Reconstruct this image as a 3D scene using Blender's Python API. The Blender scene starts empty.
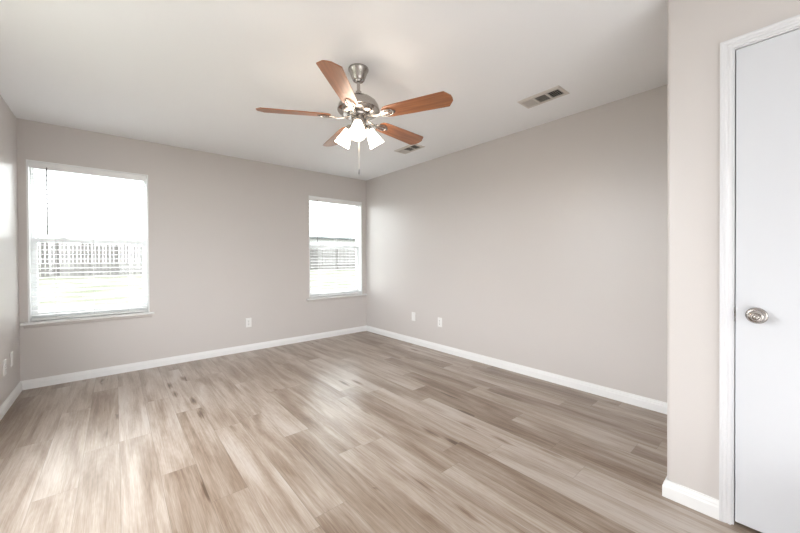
import bpy, bmesh, math, random
from mathutils import Vector, Matrix

random.seed(7)
S = bpy.context.scene
PI = math.pi

# ------------------------------------------------------------------ camera
CAM_H = 1.1604
F_ = Vector((0.64883185, 0.7608904, -0.00793923))
R_ = Vector((0.76087575, -0.64887538, -0.00536881))
U_ = Vector((0.00923665, 0.00255731, 0.99995407))
cd = bpy.data.cameras.new('camera')
cam = bpy.data.objects.new('camera', cd)
S.collection.objects.link(cam)
m = Matrix.Identity(4)
for i in range(3):
    m[i][0], m[i][1], m[i][2] = R_[i], U_[i], -F_[i]
m[2][3] = CAM_H
cam.matrix_world = m
cd.sensor_fit = 'HORIZONTAL'
cd.sensor_width = 36.0
cd.lens = 334.05 / 800 * 36.0
cd.shift_y = -4.6657 / 800
cd.clip_start = 0.02
cd.clip_end = 500
S.camera = cam

# ------------------------------------------------------------------ world / exposure
W = bpy.data.worlds.new('world')
S.world = W
W.use_nodes = True
wb = W.node_tree.nodes['Background']
wb.inputs['Color'].default_value = (0.96, 0.985, 1.0, 1)
wb.inputs['Strength'].default_value = 9.0
S.view_settings.view_transform = 'Standard'
S.view_settings.look = 'None'
S.view_settings.gamma = 1.0
S.view_settings.exposure = 0.20
S.view_settings.use_curve_mapping = False

# soft uplight added out of view behind the camera, bounced off the ceiling
al = bpy.data.lights.new('fill_light', 'AREA')
al.shape = 'RECTANGLE'
al.size, al.size_y = 2.3, 2.4
al.energy = 27
al.color = (0.95, 0.98, 1.0)
ao_ = bpy.data.objects.new('fill_light', al)
ao_.location = (0.6, -1.1, 0.6)
ao_.rotation_euler = (math.radians(160), 0, 0)
S.collection.objects.link(ao_)

# ------------------------------------------------------------------ room numbers
L, R, D, H = -0.6596, 3.112, 4.4965, 2.44
XB, YB = 2.0316, 0.3932          # closet face and its corner
YF = -3.4                        # wall behind the camera
T = 0.14                         # wall thickness


# ------------------------------------------------------------------ materials
def new_mat(name):
    mt = bpy.data.materials.new(name)
    mt.use_nodes = True
    nt = mt.node_tree
    return mt, nt, nt.nodes['Principled BSDF']


def paint(name, col, rough=0.5, bump=0.0, scale=120.0, spec=0.5, metal=0.0, stretch=(1, 1, 1), coat=0.0, var=0.0):
    mt, nt, b = new_mat(name)
    b.inputs['Base Color'].default_value = (*col, 1)
    b.inputs['Roughness'].default_value = rough
    b.inputs['Specular IOR Level'].default_value = spec
    b.inputs['Metallic'].default_value = metal
    b.inputs['Coat Weight'].default_value = coat
    tc = nt.nodes.new('ShaderNodeTexCoord')
    mp = nt.nodes.new('ShaderNodeMapping')
    mp.inputs['Scale'].default_value = stretch
    nt.links.new(tc.outputs['Object'], mp.inputs['Vector'])
    nz = nt.nodes.new('ShaderNodeTexNoise')
    nz.inputs['Scale'].default_value = scale
    nz.inputs['Detail'].default_value = 3
    nt.links.new(mp.outputs['Vector'], nz.inputs['Vector'])
    if bump:
        bp = nt.nodes.new('ShaderNodeBump')
        bp.inputs['Strength'].default_value = bump
        bp.inputs['Distance'].default_value = 0.002
        nt.links.new(nz.outputs['Fac'], bp.inputs['Height'])
        nt.links.new(bp.outputs['Normal'], b.inputs['Normal'])
    if var:
        mx = nt.nodes.new('ShaderNodeMix')
        mx.data_type = 'RGBA'
        mx.inputs['A'].default_value = tuple(c * (1 - var) for c in col) + (1,)
        mx.inputs['B'].default_value = tuple(min(1, c * (1 + var)) for c in col) + (1,)
        nt.links.new(nz.outputs['Fac'], mx.inputs['Factor'])
        nt.links.new(mx.outputs['Result'], b.inputs['Base Color'])
    return mt


M = {}
M['wall'] = paint('wall_paint', (0.635, 0.598, 0.578), 0.34, 0.12, 160, 0.5)
M['ceiling'] = paint('ceiling_paint', (0.925, 0.93, 0.945), 0.75, 0.2, 140, 0.3)
M['trim'] = paint('white_trim_paint', (0.86, 0.86, 0.86), 0.35, 0.03, 60)
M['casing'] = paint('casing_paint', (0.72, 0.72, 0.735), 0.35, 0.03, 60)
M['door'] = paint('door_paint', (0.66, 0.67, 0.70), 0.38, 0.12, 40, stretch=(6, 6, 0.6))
M['vinyl'] = paint('white_vinyl', (0.88, 0.89, 0.89), 0.35)
M['slat'] = paint('blind_slat', (0.90, 0.90, 0.90), 0.4, 0.02, 30, stretch=(0.2, 3, 3))
M['plate'] = paint('outlet_plastic', (0.86, 0.85, 0.84), 0.35)
M['slot'] = paint('dark_slot', (0.03, 0.03, 0.03), 0.6)
M['cord'] = paint('blind_cord', (0.62, 0.62, 0.62), 0.7)
M['wand'] = paint('smoky_wand', (0.20, 0.19, 0.20), 0.25)
M['nickel'] = paint('brushed_nickel', (0.44, 0.41, 0.385), 0.25, 0.04, 200, metal=1.0, stretch=(1, 1, 12))
M['chain'] = paint('chain_metal', (0.45, 0.42, 0.38), 0.3, metal=1.0)
M['ventwhite'] = paint('vent_enamel', (0.66, 0.62, 0.58), 0.45)
M['ventdark'] = paint('painted_duct_shade', (0.03, 0.028, 0.025), 0.8)
M['dark'] = paint('closet_shade', (0.05, 0.045, 0.04), 0.9)
M['siding'] = paint('house_siding', (0.42, 0.42, 0.41), 0.7, 0.1, 4, stretch=(0.2, 0.2, 8), var=0.06)
M['roof'] = paint('roof_shingle', (0.07, 0.083, 0.088), 0.8, 0.2, 6, var=0.2)
M['reflector'] = paint('pale_reflector', (0.80, 0.80, 0.79), 0.8, 0.2, 20, var=0.1)


def wood_blade():
    mt, nt, b = new_mat('cherry_blade')
    tc = nt.nodes.new('ShaderNodeTexCoord')
    mp = nt.nodes.new('ShaderNodeMapping')
    mp.inputs['Scale'].default_value = (2.2, 34, 34)
    nt.links.new(tc.outputs['UV'], mp.inputs['Vector'])
    nz = nt.nodes.new('ShaderNodeTexNoise')
    nz.inputs['Scale'].default_value = 1.6
    nz.inputs['Detail'].default_value = 6
    nz.inputs['Distortion'].default_value = 0.6
    nt.links.new(mp.outputs['Vector'], nz.inputs['Vector'])
    cr = nt.nodes.new('ShaderNodeValToRGB')
    cr.color_ramp.elements[0].position = 0.25
    cr.color_ramp.elements[0].color = (0.20, 0.066, 0.024, 1)
    cr.color_ramp.elements[1].position = 0.8
    cr.color_ramp.elements[1].color = (0.46, 0.180, 0.068, 1)
    nt.links.new(nz.outputs['Fac'], cr.inputs['Fac'])
    nt.links.new(cr.outputs['Color'], b.inputs['Base Color'])
    b.inputs['Roughness'].default_value = 0.42
    b.inputs['Coat Weight'].default_value = 0.6
    b.inputs['Coat Roughness'].default_value = 0.38
    return mt


M['blade'] = wood_blade()


def shade_glass():
    mt, nt, b = new_mat('lit_frosted_glass')
    b.inputs['Base Color'].default_value = (0.9, 0.88, 0.84, 1)
    b.inputs['Roughness'].default_value = 0.3
    b.inputs['Emission Color'].default_value = (1.0, 0.86, 0.70, 1)
    b.inputs['Emission Strength'].default_value = 15.0
    return mt


M['shade'] = shade_glass()


def glass():
    mt, nt, b = new_mat('window_glass')
    nt.nodes.remove(b)
    out = [n for n in nt.nodes if n.type == 'OUTPUT_MATERIAL'][0]
    tr = nt.nodes.new('ShaderNodeBsdfTransparent')
    tr.inputs['Color'].default_value = (0.80, 0.815, 0.81, 1)
    gl = nt.nodes.new('ShaderNodeBsdfGlossy')
    gl.inputs['Roughness'].default_value = 0.02
    mx = nt.nodes.new('ShaderNodeMixShader')
    mx.inputs['Fac'].default_value = 0.018
    nt.links.new(tr.outputs[0], mx.inputs[1])
    nt.links.new(gl.outputs[0], mx.inputs[2])
    nt.links.new(mx.outputs[0], out.inputs['Surface'])
    return mt


M['glass'] = glass()


def floor_mat():
    mt, nt, b = new_mat('oak_vinyl_planks')
    N, K = nt.nodes, nt.links

    def node(t, **kw):
        n = N.new(t)
        for k, v in kw.items():
            setattr(n, k, v)
        return n

    def math_(op, a, c, clamp=False):
        n = node('ShaderNodeMath', operation=op)
        n.use_clamp = clamp
        for i, v in enumerate((a, c)):
            if v is None:
                continue
            if isinstance(v, (int, float)):
                n.inputs[i].default_value = v
            else:
                K.new(v, n.inputs[i])
        return n.outputs[0]

    uv = node('ShaderNodeUVMap')
    sep = node('ShaderNodeSeparateXYZ')
    K.new(uv.outputs['UV'], sep.inputs[0])
    u, v = sep.outputs[0], sep.outputs[1]
    seed = node('ShaderNodeAttribute', attribute_name='seed').outputs['Fac']
    tone = node('ShaderNodeAttribute', attribute_name='tone').outputs['Fac']

    def coord(sx, sy, off):
        c = node('ShaderNodeCombineXYZ')
        K.new(math_('MULTIPLY', u, sx), c.inputs[0])
        K.new(math_('MULTIPLY', v, sy), c.inputs[1])
        K.new(math_('ADD', math_('MULTIPLY', seed, 37.0), off), c.inputs[2])
        return c.outputs[0]

    def noise(vec, scale, detail=4, rough=0.55, dist=0.0):
        n = node('ShaderNodeTexNoise')
        n.inputs['Scale'].default_value = scale
        n.inputs['Detail'].default_value = detail
        n.inputs['Roughness'].default_value = rough
        n.inputs['Distortion'].default_value = dist
        K.new(vec, n.inputs['Vector'])
        return n.outputs['Fac']

    cloud = noise(coord(12, 1.5, 0.0), 1.0, 3, 0.5, 0.5)         # soft brown clouds along the plank
    streak = noise(coord(95, 2.4, 5.0), 1.0, 5, 0.68, 0.25)       # long grain
    fine = noise(coord(330, 9.0, 9.0), 1.0, 3, 0.6)             # pores
    # cathedral rings
    wv = node('ShaderNodeTexWave', wave_type='RINGS', rings_direction='SPHERICAL', wave_profile='SIN')
    wv.inputs['Scale'].default_value = 3.2
    wv.inputs['Distortion'].default_value = 5.0
    wv.inputs['Detail'].default_value = 3.0
    wv.inputs['Detail Scale'].default_value = 1.2
    c = node('ShaderNodeCombineXYZ')
    K.new(math_('MULTIPLY', math_('SUBTRACT', u, 0.08), 9.0), c.inputs[0])
    K.new(math_('MULTIPLY', math_('SUBTRACT', v, math_('MULTIPLY', seed, 1.2)), 1.6), c.inputs[1])
    K.new(seed, c.inputs[2])
    K.new(c.outputs[0], wv.inputs['Vector'])
    ring = wv.outputs['Fac']
    # knots
    vo = node('ShaderNodeTexVoronoi', feature='F1')
    vo.inputs['Scale'].default_value = 1.0
    vo.inputs['Randomness'].default_value = 1.0
    K.new(coord(9.0, 1.9, 2.0), vo.inputs['Vector'])
    dist = math_('ADD', vo.outputs['Distance'], math_('MULTIPLY', math_('SUBTRACT', streak, 0.5), 0.22))
    knot = math_('SUBTRACT', 1.0, math_('MULTIPLY', dist, 4.6), True)
    sel = math_('GREATER_THAN', noise(coord(2.2, 0.9, 21.0), 1.0, 0), 0.54)
    knot = math_('MULTIPLY', knot, sel)

    f = math_('ADD', math_('MULTIPLY', math_('SUBTRACT', cloud, 0.5), 1.3),
              math_('MULTIPLY', math_('SUBTRACT', streak, 0.5), 0.72))
    f = math_('ADD', f, math_('MULTIPLY', math_('SUBTRACT', fine, 0.5), 0.5))
    f = math_('ADD', f, math_('MULTIPLY', math_('SUBTRACT', ring, 0.5), 0.03))
    f = math_('ADD', f, math_('MULTIPLY', math_('SUBTRACT', tone, 0.5), 0.6))
    f = math_('ADD', f, 0.60)
    f = math_('SUBTRACT', f, math_('MULTIPLY', knot, 0.9), True)
    cr = node('ShaderNodeValToRGB')
    e = cr.color_ramp.elements
    e[0].position = 0.0
    e[0].color = (0.105, 0.066, 0.043, 1)
    e[1].position = 1.0
    e[1].color = (0.50, 0.445, 0.40, 1)
    for p, col in ((0.3, (0.212, 0.148, 0.105)), (0.55, (0.312, 0.243, 0.190)), (0.78, (0.415, 0.345, 0.29))):
        x = e.new(p)
        x.color = (*col, 1)
    K.new(f, cr.inputs['Fac'])
    # joints between planks, in the plank's own metres
    wid = node('ShaderNodeAttribute', attribute_name='wid').outputs['Fac']
    lng = node('ShaderNodeAttribute', attribute_name='lng').outputs['Fac']
    eu = math_('MINIMUM', u, math_('SUBTRACT', wid, u))
    ev = math_('MINIMUM', v, math_('SUBTRACT', lng, v))
    ed = math_('MINIMUM', eu, ev)
    seam = math_('SUBTRACT', 1.0, math_('DIVIDE', ed, 0.0016), True)
    mx = node('ShaderNodeMix', data_type='RGBA')
    K.new(math_('MULTIPLY', seam, 0.55), mx.inputs['Factor'])
    K.new(cr.outputs['Color'], mx.inputs['A'])
    mx.inputs['B'].default_value = (0.10, 0.075, 0.055, 1)
    K.new(mx.outputs['Result'], b.inputs['Base Color'])
    rg = math_('ADD', 0.24, math_('MULTIPLY', streak, 0.12))
    K.new(rg, b.inputs['Roughness'])
    b.inputs['Specular IOR Level'].default_value = 0.6
    hgt = math_('SUBTRACT', math_('ADD', math_('MULTIPLY', streak, 0.6), math_('MULTIPLY', fine, 0.4)), math_('MULTIPLY', seam, 1.0))
    bp = node('ShaderNodeBump')
    bp.inputs['Strength'].default_value = 0.22
    bp.inputs['Distance'].default_value = 0.0012
    K.new(hgt, bp.inputs['Height'])
    K.new(bp.outputs['Normal'], b.inputs['Normal'])
    return mt


M['floor'] = floor_mat()


def lawn_mat():
    mt, nt, b = new_mat('patchy_lawn')
    tc = nt.nodes.new('ShaderNodeTexCoord')
    nz = nt.nodes.new('ShaderNodeTexNoise')
    nz.inputs['Scale'].default_value = 1.1
    nz.inputs['Detail'].default_value = 7
    nt.links.new(tc.outputs['Object'], nz.inputs['Vector'])
    cr = nt.nodes.new('ShaderNodeValToRGB')
    cr.color_ramp.elements[0].position = 0.38
    cr.color_ramp.elements[0].color = (0.11, 0.115, 0.08, 1)
    cr.color_ramp.elements[1].position = 0.62
    cr.color_ramp.elements[1].color = (0.19, 0.185, 0.165, 1)
    nt.links.new(nz.outputs['Fac'], cr.inputs['Fac'])
    nt.links.new(cr.outputs['Color'], b.inputs['Base Color'])
    b.inputs['Roughness'].default_value = 0.9
    b.inputs['Specular IOR Level'].default_value = 0.1
    return mt


M['lawn'] = lawn_mat()


def fence_mat():
    mt, nt, b = new_mat('weathered_pickets')
    at = nt.nodes.new('ShaderNodeAttribute')
    at.attribute_name = 'tone'
    cr = nt.nodes.new('ShaderNodeValToRGB')
    cr.color_ramp.elements[0].color = (0.10, 0.092, 0.088, 1)
    cr.color_ramp.elements[1].color = (0.22, 0.21, 0.205, 1)
    nt.links.new(at.outputs['Fac'], cr.inputs['Fac'])
    nt.links.new(cr.outputs['Color'], b.inputs['Base Color'])
    b.inputs['Roughness'].default_value = 0.85
    return mt


M['fence'] = fence_mat()
M['rail'] = paint('fence_timber', (0.13, 0.12, 0.115), 0.85, 0.2, 8, stretch=(0.3, 3, 3), var=0.2)


# ------------------------------------------------------------------ mesh helpers
class MB:
    def __init__(self):
        self.bm = bmesh.new()
        self.uv = None

    def box(self, x0, y0, z0, x1, y1, z1, mat=None):
        vs = [self.bm.verts.new(Vector(p)) for p in
              ((x0, y0, z0), (x1, y0, z0), (x1, y1, z0), (x0, y1, z0), (x0, y0, z1), (x1, y0, z1), (x1, y1, z1), (x0, y1, z1))]
        if mat:
            for v in vs:
                v.co = mat @ v.co
        for f in ((0, 3, 2, 1), (4, 5, 6, 7), (0, 1, 5, 4), (1, 2, 6, 5), (2, 3, 7, 6), (3, 0, 4, 7)):
            self.bm.faces.new([vs[i] for i in f])
        return self

    def loft(self, rings, closed=True, cap=True):
        rv = [[self.bm.verts.new(Vector(p)) for p in r] for r in rings]
        n = len(rv[0])
        for a, b in zip(rv, rv[1:]):
            for i in range(n if closed else n - 1):
                j = (i + 1) % n
                self.bm.faces.new((a[i], a[j], b[j], b[i]))
        if cap and closed:
            self.bm.faces.new(list(reversed(rv[0])))
            self.bm.faces.new(rv[-1])
        return self

    def prism(self, poly, axis, a, b):
        """poly: 2-D points, swept along axis from a to b (x: poly=(y,z), y: (x,z), z: (x,y))"""
        def P(p, t):
            return {'x': (t, p[0], p[1]), 'y': (p[0], t, p[1]), 'z': (p[0], p[1], t)}[axis]
        return self.loft([[P(p, a) for p in poly], [P(p, b) for p in poly]])

    def lathe(self, prof, mat=None, n=32, cap=True):
        mat = mat or Matrix.Identity(4)
        rings = []
        for r, z in prof:
            rings.append([mat @ Vector((r * math.cos(2 * PI * i / n), r * math.sin(2 * PI * i / n), z)) for i in range(n)])
        return self.loft(rings, True, cap)

    def tube(self, pts, r, n=10, closed=False, flat=None):
        pts = [Vector(p) for p in pts]
        rings = []
        N = len(pts)
        prev = None
        for i, p in enumerate(pts):
            if closed:
                t = pts[(i + 1) % N] - pts[i - 1]
            else:
                t = pts[min(i + 1, N - 1)] - pts[max(i - 1, 0)]
            t.normalize()
            ref = Vector((0, 0, 1)) if abs(t.z) < 0.95 else Vector((1, 0, 0))
            a = t.cross(ref).normalized()
            b = a.cross(t).normalized()
            rr = r[i] if isinstance(r, (list, tuple)) else r
            fl = flat or 1.0
            rings.append([p + a * rr * math.cos(2 * PI * k / n) + b * rr * fl * math.sin(2 * PI * k / n) for k in range(n)])
        if closed:
            rings.append(rings[0])
            self.loft(rings, True, False)
            bmesh.ops.remove_doubles(self.bm, verts=self.bm.verts, dist=1e-6)
        else:
            self.loft(rings, True, True)
        return self

    def build(self, name, mat, parent=None, smooth=False, bevel=0.0, angle=40):
        bm = self.bm
        bmesh.ops.recalc_face_normals(bm, faces=bm.faces)
        me = bpy.data.meshes.new(name)
        bm.to_mesh(me)
        bm.free()
        me.materials.append(mat)
        o = bpy.data.objects.new(name, me)
        S.collection.objects.link(o)
        if parent:
            o.parent = parent
        if smooth:
            for p in me.polygons:
                p.use_smooth = True
            try:
                me.set_sharp_from_angle(angle=math.radians(angle))
            except Exception:
                pass
        if bevel:
            bv = o.modifiers.new('bevel', 'BEVEL')
            bv.width = bevel
            bv.segments = 2
            bv.limit_method = 'ANGLE'
            bv.angle_limit = math.radians(50)
        return o


def empty(name, loc, label, cat, group=None, rz=0.0):
    o = bpy.data.objects.new(name, None)
    o.empty_display_size = 0.1
    S.collection.objects.link(o)
    o.location = loc
    o.rotation_euler = (0, 0, rz)
    o['label'] = label
    o['category'] = cat
    if group:
        o['group'] = group
    return o


def struct(o, label, cat):
    o['kind'] = 'structure'
    o['label'] = label
    o['category'] = cat
    return o


def copy_tree(o, parent=None):
    c = o.copy()
    S.collection.objects.link(c)
    if parent:
        c.parent = parent
    for ch in list(o.children):
        copy_tree(ch, c)
    return c


# ------------------------------------------------------------------ floor (planks run along Y)
PW, PL = 0.165, 1.22
joint = {-3: 3.12, -2: 2.37, -1: 1.55, 0: 2.79, 1: 2.20, 2: 1.80, 3: 2.55, 4: 1.385, 5: 2.15, 6: 1.75, 7: 2.95, 8: 2.45,
         9: 1.36, 10: 1.167, 11: 0.745, 12: 0.95, 13: 1.305, 14: 0.62, 15: 1.75, 16: 2.41, 17: 1.02, 18: 2.1}
tones = {(9, 0): 0.22, (13, 1): 0.18, (13, 2): 0.6, (12, 0): 0.25, (12, 1): 0.22, (1, 0): 0.35, (2, 0): 0.55, (2, 1): 0.4, (0, 1): 0.75, (11, 0): 0.85, (10, 0): 0.9,
         (10, 1): 0.75, (11, 1): 0.8, (3, 1): 0.7, (0, 0): 0.5, (14, 0): 0.5, (14, 1): 0.75, (16, 1): 0.25, (17, 1): 0.35}
bm = bmesh.new()
uvl = bm.loops.layers.uv.new('UVMap')
fl = {k: bm.faces.layers.float.new(k) for k in ('seed', 'tone', 'wid', 'lng')}
rnd = random.Random(11)
for k in range(-5, 20):
    x0, x1 = 0.01 + PW * k, 0.01 + PW * (k + 1)
    j0 = joint.get(k, rnd.uniform(0, PL))
    n0 = -int((j0 - YF) / PL) - 2
    for i in range(n0, 8):
        y0, y1 = j0 + i * PL, j0 + (i + 1) * PL
        idx = i + 1
        cx0, cx1 = max(x0, L - 0.01), min(x1, R + 0.01)
        cy0, cy1 = max(y0, YF), min(y1, D + 0.01)
        sd, tn = rnd.random(), rnd.uniform(0.3, 0.8)
        if cx1 - cx0 < 0.002 or cy1 - cy0 < 0.002:
            continue
        tn = tones.get((k, idx), tn)
        vs = [bm.verts.new(p) for p in ((cx0, cy0, 0), (cx1, cy0, 0), (cx1, cy1, 0), (cx0, cy1, 0))]
        f = bm.faces.new(vs)
        for lp, (a, c) in zip(f.loops, ((cx0 - x0, cy0 - y0), (cx1 - x0, cy0 - y0), (cx1 - x0, cy1 - y0), (cx0 - x0, cy1 - y0))):
            lp[uvl].uv = (a, c)
        f[fl['seed']] = sd
        f[fl['tone']] = tn
        f[fl['wid']] = PW
        f[fl['lng']] = PL
# slab below the planks
for z0, z1 in ((-0.16, -0.004),):
    vs = [bm.verts.new(p) for p in ((L - .1, YF, z0), (R + .1, YF, z0), (R + .1, D + .1, z0), (L - .1, D + .1, z0),
                                    (L - .1, YF, z1), (R + .1, YF, z1), (R + .1, D + .1, z1), (L - .1, D + .1, z1))]
    for q in ((0, 3, 2, 1), (4, 5, 6, 7), (0, 1, 5, 4), (1, 2, 6, 5), (2, 3, 7, 6), (3, 0, 4, 7)):
        f = bm.faces.new([vs[i] for i in q])
        f[fl['wid']] = 10
        f[fl['lng']] = 10
me = bpy.data.meshes.new('floor')
bm.to_mesh(me)
bm.free()
me.materials.append(M['floor'])
floor = bpy.data.objects.new('floor', me)
S.collection.objects.link(floor)
struct(floor, 'greige wood-look plank floor running away from the camera', 'floor')

# ------------------------------------------------------------------ ceiling and walls
ce = MB().box(L - T, YF - T, H, R + T, D + T, H + 0.12).build('ceiling', M['ceiling'])
struct(ce, 'flat off-white painted ceiling', 'ceiling')

# windows on the back wall: (x0, x1, z0, z1)
WZ0, WZ1 = 0.605, 2.082
WINS = [(-0.606, 0.278), (2.119, 3.029)]
b = MB()
xs = [L - T, WINS[0][0], WINS[0][1], WINS[1][0], WINS[1][1], R + T]
for i in (0, 2, 4):
    b.box(xs[i], D, -0.15, xs[i + 1], D + T, H)
for i in (1, 3):
    b.box(xs[i], D, -0.15, xs[i + 1], D + T, WZ0 - 0.02)
    b.box(xs[i], D, WZ1, xs[i + 1], D + T, H)
bmesh.ops.remove_doubles(b.bm, verts=b.bm.verts, dist=1e-5)
struct(b.build('wall_back', M['wall']), 'greige far wall pierced by the two windows', 'wall')

LIGHT_GAP = (1.2, 2.9, 0.40, 2.20)      # unseen opening added in the left wall to let daylight in
b = MB()
b.box(L - T, LIGHT_GAP[1], -0.15, L, D, H)
b.box(L - T, YF, -0.15, L, LIGHT_GAP[0], H)
b.box(L - T, LIGHT_GAP[0], -0.15, L, LIGHT_GAP[1], LIGHT_GAP[2])
b.box(L - T, LIGHT_GAP[0], LIGHT_GAP[3], L, LIGHT_GAP[1], H)
struct(b.build('wall_left', M['wall']), 'greige left wall, a narrow strip at the edge', 'wall')

struct(MB().box(R, YF, -0.15, R + T, D, H).build('wall_right', M['wall']), 'long bare greige right wall', 'wall')

# wall behind the camera with an opening added to let light in
b = MB()
b.box(L - T, YF - T, -0.15, 0.1, YF, H)
b.box(1.2, YF - T, -0.15, R + T, YF, H)
b.box(0.1, YF - T, 2.1, 1.2, YF, H)
struct(b.build('wall_front', M['wall']), 'wall behind the viewer with an opening added for light', 'wall')

# closet that juts into the room, its face has the door
DY0, DY1, DZ = 0.160, -0.62, 2.052
rad = 0.018
corner = [(XB, DY0 + 0.012)]
for i in range(9):
    a = PI - (PI / 2) * i / 8
    corner.append((XB + rad + rad * math.cos(a), YB - rad + rad * math.sin(a)))
corner += [(XB + 0.115, YB), (XB + 0.115, DY0 + 0.012)]
b = MB()
b.prism(corner, 'z', 0, H)
b.box(XB + 0.115, YB - 0.115, 0, R, YB, H)
b.box(XB, YF, 0, XB + 0.115, DY1 - 0.012, H)
b.box(XB, DY1 - 0.012, DZ + 0.012, XB + 0.115, DY0 + 0.012, H)
struct(b.build('wall_closet', M['wall'], smooth=True, angle=30), 'pale closet wall jutting in at the right', 'wall')
b = MB()   # closet inside, its shade painted in as near-black
b.box(XB + 0.115, DY1 - 0.3, -0.02, XB + 0.13, DY1 - 0.012, H - 0.01)
struct(b.build('trim_2', M['dark']), 'inner return of the closet, its shade painted dark', 'trim')


# ------------------------------------------------------------------ baseboards
BH, BT = 0.083, 0.014
prof = [(0, 0), (BT, 0), (BT, 0.052), (BT * 0.72, 0.060), (BT * 0.72, 0.066), (BT * 0.35, 0.076), (BT * 0.3, BH), (0, BH)]


def sweep(path, name, label):
    """profile swept along plan points; inside of the room lies left of the path"""
    pts = [Vector((x, y)) for x, y in path]
    rings = []
    for i, p in enumerate(pts):
        dirs = []
        if i > 0:
            dirs.append((pts[i] - pts[i - 1]).normalized())
        if i < len(pts) - 1:
            dirs.append((pts[i + 1] - pts[i]).normalized())
        ns = [Vector((-d.y, d.x)) for d in dirs]
        if len(ns) == 2:
            n = ns[0] + ns[1]
            n = n / (1 + ns[0].dot(ns[1]))
        else:
            n = ns[0]
        rings.append([(p.x + n.x * t, p.y + n.y * t, z) for t, z in prof])
    o = MB().loft(rings).build(name, M['trim'])
    return struct(o, label, 'baseboard')


def miter(p0, p1, m0, m1, name, label):
    """straight run with mitred ends: m = extra along direction per unit of thickness"""
    p0, p1 = Vector(p0), Vector(p1)
    d = (p1 - p0).normalized()
    n = Vector((-d.y, d.x))
    r0 = [(*(p0 + n * t + d * m0 * t), z) for t, z in prof]
    r1 = [(*(p1 + n * t + d * m1 * t), z) for t, z in prof]
    o = MB().loft([r0, r1]).build(name, M['trim'])
    return struct(o, label, 'baseboard')


miter((R, D), (L, D), 1, -1, 'baseboard_back', 'white baseboard along the far window wall')
miter((L, D), (L, YF), 1, 0, 'baseboard_left', 'white baseboard along the left wall')
miter((R, YB), (R, D), 1, -1, 'baseboard_right', 'white baseboard along the long right wall')
miter((XB, DY0 + 0.045), (XB, YB), 0, 1, 'baseboard_closet', 'short white baseboard piece beside the door casing')
miter((XB, YB), (R, YB), -1, -1, 'baseboard_side', 'white baseboard round the closet corner')

# ------------------------------------------------------------------ door casing, jamb, door
CW, CT = 0.038, 0.015
# casing profile: (distance from the opening edge, thickness)
cp = [(0, 0), (0, 0.008), (0.006, 0.011), (0.014, 0.009), (0.018, 0.012), (0.026, 0.012), (0.031, 0.015), (CW, CT), (CW, 0)]
JY, JZ = DY0 + 0.007, DZ + 0.006
Yh = DY1 - 0.005
rings = []
for (py, pz, ny, nz) in ((JY, 0, 1, 0), (JY, JZ, 1, 1), (Yh, JZ, -1, 1), (Yh, 0, -1, 0)):
    rings.append([(XB - t, py + ny * s, pz + nz * s) for s, t in cp])
b = MB().loft(rings)
for y0, y1 in ((DY0, DY0 + 0.0125), (DY1 - 0.0125, DY1)):
    b.box(XB - 0.001, y0, 0, XB + 0.115, y1, DZ + 0.0125)
b.box(XB - 0.001, DY1, DZ, XB + 0.115, DY0, DZ + 0.0125)
# stops
b.box(XB + 0.040, DY0 - 0.010, 0, XB + 0.075, DY0, DZ)
b.box(XB + 0.040, DY1, 0, XB + 0.075, DY1 + 0.010, DZ)
b.box(XB + 0.040, DY1, DZ - 0.010, XB + 0.075, DY0, DZ)
casing = b.build('trim_1', M['casing'])
struct(casing, 'white moulded casing around the closet door', 'trim')
st = MB().box(XB - 0.0018, DY0 + 0.0005, 0.885, XB + 0.028, DY0 - 0.0006, 0.945)
st.build('strike_plate', M['nickel'], casing)

b = MB().box(XB + 0.003, DY1 + 0.003, 0.016, XB + 0.038, DY0 - 0.0032, DZ - 0.0025)
door = b.build('door_1', M['door'], bevel=0.0015)
struct(door, 'flat white slab door at the right edge', 'door')
# knob: axis points into the room (-X)
kx = Matrix.Translation((XB + 0.003, 0.094, 0.917)) @ Matrix.Rotation(-PI / 2, 4, 'Y')
knob = MB()
knob.lathe([(0.001, 0), (0.033, 0), (0.0335, 0.003), (0.031, 0.007), (0.026, 0.009), (0.016, 0.010), (0.013, 0.014), (0.012, 0.024),
            (0.015, 0.030), (0.022, 0.035), (0.0265, 0.043), (0.0265, 0.049), (0.024, 0.055), (0.019, 0.059), (0.0165, 0.0605),
            (0.015, 0.0585), (0.012, 0.0575), (0.0105, 0.058), (0.009, 0.0615), (0.005, 0.0635), (0.0004, 0.064)], kx, 40)
knob.build('door_handle', M['nickel'], door, smooth=True, angle=60)
lt = MB().box(XB + 0.006, DY0 - 0.006, 0.905, XB + 0.034, DY0 - 0.0022, 0.93)
lt.build('latch', M['nickel'], door)

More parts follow.
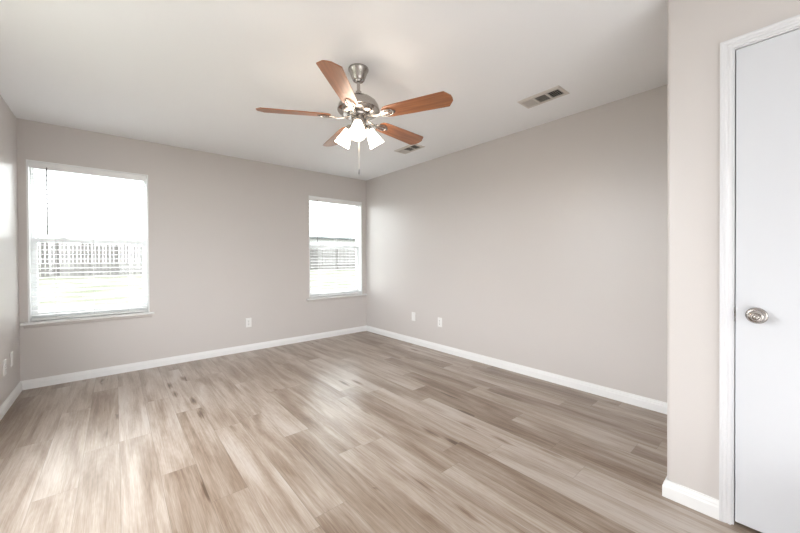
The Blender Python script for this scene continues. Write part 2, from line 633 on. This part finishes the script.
# ------------------------------------------------------------------ windows
def make_window(i, x0, x1):
    lab = ('white vinyl window nearest the left corner', 'white vinyl window beside the far right corner')[i - 1]
    y = D
    # jamb liner: the white returns of the recess
    b = MB()
    t = 0.012
    b.box(x0, y - 0.001, WZ0, x0 + t, y + T, WZ1)
    b.box(x1 - t, y - 0.001, WZ0, x1, y + T, WZ1)
    b.box(x0 + t, y - 0.001, WZ1 - t, x1 - t, y + T, WZ1)
    root = b.build('window_%d' % i, M['vinyl'])
    struct(root, lab, 'window')
    a0, a1 = x0 + t, x1 - t
    yf = y + 0.078
    # outer vinyl frame
    f = MB()
    fw = 0.012
    f.box(a0, yf, WZ0, a0 + fw, y + T, WZ1 - t)
    f.box(a1 - fw, yf, WZ0, a1, y + T, WZ1 - t)
    f.box(a0 + fw, yf, WZ1 - t - fw, a1 - fw, y + T, WZ1 - t)
    f.box(a0 + fw, yf, WZ0, a1 - fw, y + T, WZ0 + fw)
    f.build('window_frame', M['vinyl'], root)
    mz = 1.362

    def sash(z0, z1, ya, yb, s, name, gb, tb=0.03):
        q = MB()
        c0, c1 = a0 + fw, a1 - fw
        q.box(c0, ya, z0, c0 + s, yb, z1)
        q.box(c1 - s, ya, z0, c1, yb, z1)
        q.box(c0 + s, ya, z0, c1 - s, yb, z0 + gb)
        q.box(c0 + s, ya, z1 - tb, c1 - s, yb, z1)
        o = q.build(name, M['vinyl'], root)
        g = MB().box(c0 + s, (ya + yb) / 2 - 0.002, z0 + gb, c1 - s, (ya + yb) / 2 + 0.002, z1 - tb)
        g.build('glass_pane', M['glass'], o)
        return o
    sash(mz - 0.012, WZ1 - t - fw, yf + 0.03, yf + 0.05, 0.014, 'upper_sash', 0.028)
    lo = sash(WZ0 + fw, mz + 0.018, yf + 0.004, yf + 0.028, 0.030, 'lower_sash', 0.062, 0.046)
    for fx in (0.25, 0.75):
        xx = a0 + (a1 - a0) * fx
        MB().box(xx - 0.025, yf - 0.006, mz + 0.0185, xx + 0.025, yf + 0.02, mz + 0.03).build('sash_lock', M['vinyl'], lo)
    # stool with horns, and a wall-coloured apron
    s = MB()
    sx0, sx1 = x0 - 0.045, (x1 + 0.040 if i == 1 else R - 0.010)
    sp = [(D - 0.034, WZ0 - 0.020), (D - 0.036, WZ0 - 0.014), (D - 0.036, WZ0 - 0.008), (D - 0.030, WZ0 - 0.002), (D - 0.024, WZ0),
          (D, WZ0), (D, WZ0 - 0.022), (D - 0.030, WZ0 - 0.022)]
    s.prism(sp, 'x', sx0, sx1)
    s.box(x0 + 0.0005, D - 0.0005, WZ0 - 0.0195, x1 - 0.0005, y + T, WZ0)
    s.build('window_sill', M['trim'], root)
    ap = MB().prism([(D, WZ0 - 0.022), (D - 0.016, WZ0 - 0.022), (D - 0.014, WZ0 - 0.040), (D - 0.008, WZ0 - 0.052), (D, WZ0 - 0.054)],
                    'x', sx0 + 0.018, sx1 - 0.018)
    ap.build('apron', M['wall'], root)
    return root


for i, (x0, x1) in enumerate(WINS):
    make_window(i + 1, x0, x1)


def make_blind(x0, x1, label, wand_x, wand_z):
    w = x1 - x0 - 0.024 - 0.006
    cx = (x0 + x1) / 2
    root = empty('window_blind', (cx, D + 0.045, WZ0), label, 'window blind', 'white slat blinds in the two windows')
    h = w / 2
    top = WZ1 - 0.012 - WZ0
    v = MB()
    v.box(-h, -0.040, top - 0.056, h, -0.030, top - 0.001)
    v.box(-h, -0.030, top - 0.045, h, 0.025, top - 0.001)
    v.build('valance', M['slat'], root, bevel=0.003)
    s = MB()
    pitch = 0.0435
    z = 0.052
    n = 0
    while z < top - 0.075:
        s.box(-h + 0.002, -0.025, -0.0014, h - 0.002, 0.025, 0.0014, Matrix.Translation((0, 0, z)) @ Matrix.Rotation(math.radians(3.0), 4, 'X'))
        z += pitch
        n += 1
    s.build('slats', M['slat'], root)
    r = MB().box(-h + 0.002, -0.026, 0.006, h - 0.002, 0.026, 0.024)
    r.build('bottom_rail', M['slat'], root, bevel=0.004)
    for fx in (-0.62, 0.0, 0.62):
        for yy in (-0.027, 0.027):
            MB().tube([(h * fx, yy, 0.02), (h * fx, yy, top - 0.05)], 0.0009, 6).build('ladder_cord', M['cord'], root)
    wx = wand_x - cx
    wd = MB().tube([(wx, -0.050, top - 0.05), (wx, -0.052, wand_z - WZ0 + 0.05), (wx, -0.052, wand_z - WZ0)], [0.0055, 0.0055, 0.0065], 8)
    wd.tube([(wx, -0.030, top - 0.04), (wx, -0.050, top - 0.042), (wx, -0.050, top - 0.055)], 0.0025, 6)
    wd.build('tilt_wand', M['wand'], root)
    return root


make_blind(*WINS[0], 'open white slat blind in the window near the left wall, with a grey tilt wand', -0.476, 1.40)
make_blind(*WINS[1], 'open white slat blind in the smaller-looking window beside the far right corner', 2.25, 1.42)


# ------------------------------------------------------------------ wall plates. local: face looks along -Y, X across
def make_plate(name, loc, rz, label, cat, duplex, group):
    root = empty(name, loc, label, cat, group, rz)
    p = MB().box(-0.035, -0.0055, -0.058, 0.035, 0, 0.058)
    p.build('cover_plate', M['plate'], root, bevel=0.002)
    if duplex:
        for zc in (0.020, -0.020):
            q = MB()
            pts = [(0.0165 * math.cos(a), zc + 0.0145 * math.sin(a)) for a in [2 * PI * i / 20 for i in range(20)]]
            pts = [(max(-0.0145, min(0.0145, x)), z) for x, z in pts]
            q.prism(pts, 'y', -0.0075, -0.005)
            rc = q.build('receptacle', M['plate'], root)
            sl = MB()
            sl.box(-0.0075, -0.0082, zc - 0.001, -0.0050, -0.0074, zc + 0.008)
            sl.box(0.0050, -0.0082, zc - 0.001, 0.0072, -0.0074, zc + 0.007)
            sl.box(-0.0025, -0.0082, zc - 0.010, 0.0025, -0.0074, zc - 0.005)
            sl.build('slots', M['slot'], rc)
        MB().lathe([(0.003, 0), (0.003, 0.001), (0.002, 0.0016)], Matrix.Translation((0, -0.0055, 0)) @ Matrix.Rotation(PI / 2, 4, 'X'), 12).build('screw', M['nickel'], root)
    else:
        for zc in (0.042, -0.042):
            MB().lathe([(0.003, 0), (0.003, 0.001), (0.002, 0.0016)], Matrix.Translation((0, -0.0055, zc)) @ Matrix.Rotation(PI / 2, 4, 'X'), 12).build('screw', M['plate'], root)
    return root


make_plate('wall_outlet', (1.288, D, 0.362), 0, 'white duplex power outlet low on the far wall between the windows', 'outlet', True, 'white wall plates')
make_plate('wall_outlet', (R, 2.878, 0.362), -PI / 2, 'white duplex outlet on the right wall, the one farther from the corner', 'outlet', True, 'white wall plates')
make_plate('blank_wall_plate', (R, 3.367, 0.372), -PI / 2, 'plain white plate on the right wall, nearer the far corner', 'wall plate', False, 'white wall plates')
make_plate('wall_outlet', (L, 3.95, 0.337), PI / 2, 'white outlet on the left wall nearest the picture edge', 'outlet', True, 'white wall plates')
make_plate('blank_wall_plate', (L, 4.176, 0.354), PI / 2, 'plain white plate on the left wall, nearer the corner under the window', 'wall plate', False, 'white wall plates')


# ------------------------------------------------------------------ ceiling vents
def make_vent(x, y, label):
    root = empty('ceiling_vent', (x, y, H), label, 'ceiling vent', 'ceiling air registers')
    hx, hy = 0.092, 0.170
    ix, iy = 0.056, 0.148
    f = MB()
    # bevelled frame: loft outer to inner
    rings = []
    for sx, sy, z in ((hx, hy, 0), (hx, hy, -0.003), (hx - 0.012, hy - 0.010, -0.009), (ix, iy, -0.009), (ix, iy, 0)):
        rings.append([(-sx, -sy, z), (sx, -sy, z), (sx, sy, z), (-sx, sy, z)])
    f.loft(rings, True, False)
    for yy in (-0.0505, 0.0505):
        f.box(-ix, yy - 0.007, -0.009, ix, yy + 0.007, -0.001)
    f.build('frame', M['ventwhite'], root)
    MB().box(-ix, -iy, -0.0012, ix, iy, -0.0002).build('duct_shade', M['ventdark'], root)  # flat dark sheet, the shade behind the louvers painted in
    c45 = math.radians(42)
    # far bank: blades show their face; near bank: one looks between the blades
    for lo, hi, ang, nb in ((0.0575, iy, -c45, 11), (-iy, -0.0575, c45, 6)):
        q = MB()
        for k in range(nb):
            yy = lo + (hi - lo) * (k + 0.5) / nb
            q.box(-ix, -0.005, -0.0004, ix, 0.005, 0.0004, Matrix.Translation((0, yy, -0.0052)) @ Matrix.Rotation(ang, 4, 'X'))
        q.build('louver_bank', M['ventwhite'], root)
    q = MB()
    for k in range(8):
        xx = -ix + 2 * ix * (k + 0.5) / 8
        q.box(-0.005, -0.0435, -0.0004, 0.005, 0.0435, 0.0004, Matrix.Translation((xx, 0, -0.0052)) @ Matrix.Rotation(-c45, 4, 'Y'))
    q.build('louver_bank', M['ventwhite'], root)
    return root


make_vent(2.600, 1.290, 'three-section ceiling vent in the open ceiling right of the fan')
make_vent(2.605, 2.880, 'three-section ceiling vent showing just below a fan blade tip')

# ------------------------------------------------------------------ ceiling fan
FX, FY = 1.256, 1.893
fan = empty('ceiling_fan', (FX, FY, H), 'brushed nickel ceiling fan with five cherry wood blades and lit glass shades', 'ceiling fan')
CA = math.atan2(R_.y, R_.x)           # world angle of the reference direction


def zl(h):                            # height above floor -> local
    return h - H


MB().lathe([(0.001, 0), (0.067, 0), (0.068, -0.008), (0.066, -0.014), (0.060, -0.022), (0.054, -0.040), (0.046, -0.062), (0.040, -0.076), (0.036, -0.080),
            (0.034, -0.078), (0.024, -0.076), (0.019, -0.088), (0.013, -0.092), (0.001, -0.092)], None, 40).build('canopy', M['nickel'], fan, smooth=True)
MB().lathe([(0.011, zl(2.375)), (0.011, zl(2.250))], None, 20).build('downrod', M['nickel'], fan, smooth=True)
MB().lathe([(0.012, zl(2.293)), (0.019, zl(2.288)), (0.021, zl(2.268)), (0.030, zl(2.256)), (0.032, zl(2.246))], None, 28).build('rod_coupling', M['nickel'], fan, smooth=True)
MB().lathe([(0.001, zl(2.252)), (0.030, zl(2.252)), (0.060, zl(2.247)), (0.095, zl(2.234)), (0.120, zl(2.214)), (0.133, zl(2.192)), (0.137, zl(2.173)),
            (0.137, zl(2.166)), (0.141, zl(2.164)), (0.141, zl(2.158)), (0.136, zl(2.155)), (0.132, zl(2.146)), (0.118, zl(2.136)), (0.098, zl(2.130)), (0.001, zl(2.130))],
           None, 56).build('motor_housing', M['nickel'], fan, smooth=True)
MB().lathe([(0.001, zl(2.131)), (0.078, zl(2.131)), (0.080, zl(2.124)), (0.076, zl(2.116)), (0.052, zl(2.114)), (0.001, zl(2.114))], None, 40).build('flywheel', M['nickel'], fan, smooth=True)
MB().lathe([(0.001, zl(2.117)), (0.046, zl(2.117)), (0.050, zl(2.112)), (0.050, zl(2.076)), (0.047, zl(2.068)), (0.040, zl(2.062)), (0.036, zl(2.050)),
            (0.026, zl(2.040)), (0.012, zl(2.034)), (0.001, zl(2.032))], None, 40).build('switch_housing', M['nickel'], fan, smooth=True)

TH0 = -24.7
PITCH = 13.0
BZ = zl(2.112)
for k in range(5):
    th = CA + math.radians(TH0 + 72 * k)
    RZ = Matrix.Rotation(th, 4, 'Z')
    tilt = Matrix.Rotation(math.radians(-PITCH), 4, 'X')
    X = RZ @ Matrix.Translation((0, 0, BZ)) @ tilt
    # blade outline (x along the blade, y across)
    out = [(0.185, -0.030), (0.200, -0.047), (0.235, -0.055), (0.40, -0.0615), (0.612, -0.068), (0.645, -0.024), (0.648, 0.0),
           (0.645, 0.024), (0.612, 0.068), (0.40, 0.0615), (0.235, 0.055), (0.200, 0.047), (0.185, 0.030)]
    bmm = MB()
    bmm.loft([[(x, y, 0.0) for x, y in out], [(x, y, 0.006) for x, y in out]])
    bo = bmm.build('blade', M['blade'], fan, bevel=0.0012)
    me = bo.data
    uvn = me.uv_layers.new(name='UVMap')
    for lp in me.loops:
        c = me.vertices[lp.vertex_index].co
        uvn.data[lp.index].uv = (c.x + k * 1.7, c.y)
    me.transform(X)
    # bracket: arm and open teardrop loop under the blade root
    br = MB()
    br.tube([(0.062, 0, 0.004), (0.095, 0, -0.004), (0.135, 0, -0.010), (0.165, 0, -0.008)], [0.011, 0.010, 0.009, 0.008], 12, flat=0.5)
    loop = []
    for i in range(24):
        a = 2 * PI * i / 24
        rx = 0.048
        ry = 0.026 * (1 + 0.25 * math.cos(a))
        loop.append((0.208 + rx * math.cos(a), ry * math.sin(a), -0.006))
    br.tube(loop, 0.0055, 10, closed=True, flat=0.7)
    br.box(0.155, -0.010, -0.006, 0.270, 0.010, -0.0005)
    bo2 = br.build('blade_bracket', M['nickel'], fan, smooth=True)
    bo2.data.transform(X)
    for sx, sy in ((0.185, 0), (0.225, 0), (0.256, 0)):
        so = MB().lathe([(0.0055, 0), (0.0050, -0.002), (0.002, -0.0032)], Matrix.Translation((sx, sy, -0.006)), 12).build('screw', M['nickel'], bo2, smooth=True)
        so.data.transform(X)

# three lit glass shades: one faces the camera, two point away left and right
for k in range(3):
    th = CA + math.radians(-87 + 120 * k)
    RZ = Matrix.Rotation(th, 4, 'Z')
    ar = MB().tube([(0.030, 0, zl(2.069)), (0.050, 0, zl(2.074)), (0.064, 0, zl(2.067)), (0.072, 0, zl(2.054))], 0.007, 10)
    hb = Matrix.Translation((0.068, 0, zl(2.062))) @ Matrix.Rotation(math.radians(180 - 34), 4, 'Y')
    ar.lathe([(0.001, -0.012), (0.014, -0.012), (0.022, -0.004), (0.0255, 0.006), (0.0265, 0.020), (0.001, 0.020)], hb, 24)
    ao = ar.build('light_socket', M['nickel'], fan, smooth=True)
    ao.data.transform(RZ)
    sh = MB()
    sh.lathe([(0.0235, 0.012), (0.026, 0.018), (0.030, 0.035), (0.036, 0.060), (0.042, 0.085), (0.048, 0.108), (0.0545, 0.132),
              (0.0520, 0.132), (0.046, 0.108), (0.040, 0.085), (0.034, 0.060), (0.028, 0.035), (0.0235, 0.019), (0.0215, 0.012)], hb, 36, cap=False)
    so = sh.build('glass_shade', M['shade'], fan, smooth=True, angle=80)
    so.data.transform(RZ)
    bl = MB().lathe([(0.001, 0.020), (0.013, 0.020), (0.013, 0.035), (0.020, 0.052), (0.026, 0.072), (0.024, 0.088), (0.014, 0.098), (0.001, 0.101)], hb, 20)
    bo = bl.build('light_bulb', M['shade'], ao, smooth=True)
    bo.data.transform(RZ)

for dx, z1, fob in ((0.000, 1.768, 0.040),):
    p = RZ @ Vector((0, 0, 0))
    c = MB()
    c.tube([(dx, -dx, zl(2.045)), (dx, -dx, zl(z1))], 0.0013, 6)
    z = 2.03
    while z > z1:
        c.lathe([(0.0003, zl(z) - 0.0021), (0.0021, zl(z)), (0.0003, zl(z) + 0.0021)], Matrix.Translation((dx, -dx, 0)), 6)
        z -= 0.009
    ch = c.build('pull_chain', M['chain'], fan)
    MB().lathe([(0.001, zl(z1) + 0.004), (0.003, zl(z1)), (0.0048, zl(z1) - 0.012), (0.0048, zl(z1) - 0.028), (0.003, zl(z1) - 0.036), (0.001, zl(z1) - 0.038)],
               Matrix.Translation((dx, -dx, 0)), 12).build('chain_fob', M['wand'], ch, smooth=True)

# ------------------------------------------------------------------ outside
g = MB()
ys = [-40, D + T + 0.3, 8, 16, 26, 60, 120]
zs = [-0.18, -0.18, -0.10, 0.10, 0.34, 0.6, 0.6]
g.loft([[(-80, y, z), (120, y, z)] for y, z in zip(ys, zs)], closed=False, cap=False)
lawn = g.build('ground_1', M['lawn'])
struct(lawn, 'patchy lawn outside rising gently to the fence', 'lawn')

pat = MB().box(-7, D + T + 0.02, -0.22, 7, D + 4.6, -0.12).build('ground_2', M['reflector'])  # out-of-view slab added to bounce daylight up to the ceiling
struct(pat, 'added unseen pale patio below the windows', 'reflector')

# weathered fence: rails and posts on the house side
FYd, FB = 25.6, 0.30
fence = empty('wooden_fence', (0, FYd, FB), 'weathered wooden picket fence across the back yard, seen through both windows', 'fence')
bay = 2.44
xf = -14.6
rr = random.Random(3)
while xf < 32:
    bm = bmesh.new()
    tl = bm.faces.layers.float.new('tone')
    x = xf
    while x < xf + bay - 0.01:
        hgt = 1.80 + rr.uniform(-0.06, 0.06)
        tn = rr.random()
        wd = 0.135
        lean = rr.uniform(-0.01, 0.01)
        vs = [bm.verts.new(p) for p in ((x, 0.02, 0), (x + wd, 0.02, 0), (x + wd, 0.04, 0), (x, 0.04, 0),
                                        (x + lean, 0.02, hgt), (x + wd + lean, 0.02, hgt), (x + wd + lean, 0.04, hgt), (x + lean, 0.04, hgt))]
        for q in ((0, 3, 2, 1), (4, 5, 6, 7), (0, 1, 5, 4), (1, 2, 6, 5), (2, 3, 7, 6), (3, 0, 4, 7)):
            f = bm.faces.new([vs[i] for i in q])
            f[tl] = tn
        x += 0.1525 + (0.02 if rr.random() < 0.3 else 0)
    me = bpy.data.meshes.new('picket_panel')
    bm.to_mesh(me)
    bm.free()
    me.materials.append(M['fence'])
    o = bpy.data.objects.new('picket_panel', me)
    S.collection.objects.link(o)
    o.parent = fence
    for zr in (0.28, 1.18):
        MB().box(xf, -0.02, zr, xf + bay, 0.019, zr + 0.09).build('rail', M['rail'], fence)
    MB().box(xf - 0.045, -0.11, -0.1, xf + 0.045, -0.021, 1.78).build('post', M['rail'], fence)
    xf += bay

# neighbour's house low behind the fence
hs = empty('house', (20, 48, 0.55), 'pale neighbouring house with a dark low roof beyond the fence, seen through the small window', 'house')
MB().box(-9, -5, -0.3, 9, 5, 3.55).build('wall', M['siding'], hs)
rf = MB()
rf.loft([[(-9.8, -5.6, 3.55), (9.8, -5.6, 3.55), (9.8, 5.6, 3.55), (-9.8, 5.6, 3.55)],
         [(-9.8, -5.6, 3.80), (9.8, -5.6, 3.80), (9.8, 5.6, 3.80), (-9.8, 5.6, 3.80)],
         [(-6.5, -0.1, 4.15), (6.5, -0.1, 4.15), (6.5, 0.1, 4.15), (-6.5, 0.1, 4.15)]])
rf.build('roof', M['roof'], hs)
for wx in (-5, 0.5, 5.5):
    wf = MB().box(wx - 0.6, -5.05, 0.9, wx + 0.6, -4.99, 2.1).build('window', M['vinyl'], hs)
    MB().box(wx - 0.52, -5.07, 0.98, wx + 0.52, -5.055, 2.02).build('pane', M['roof'], wf)
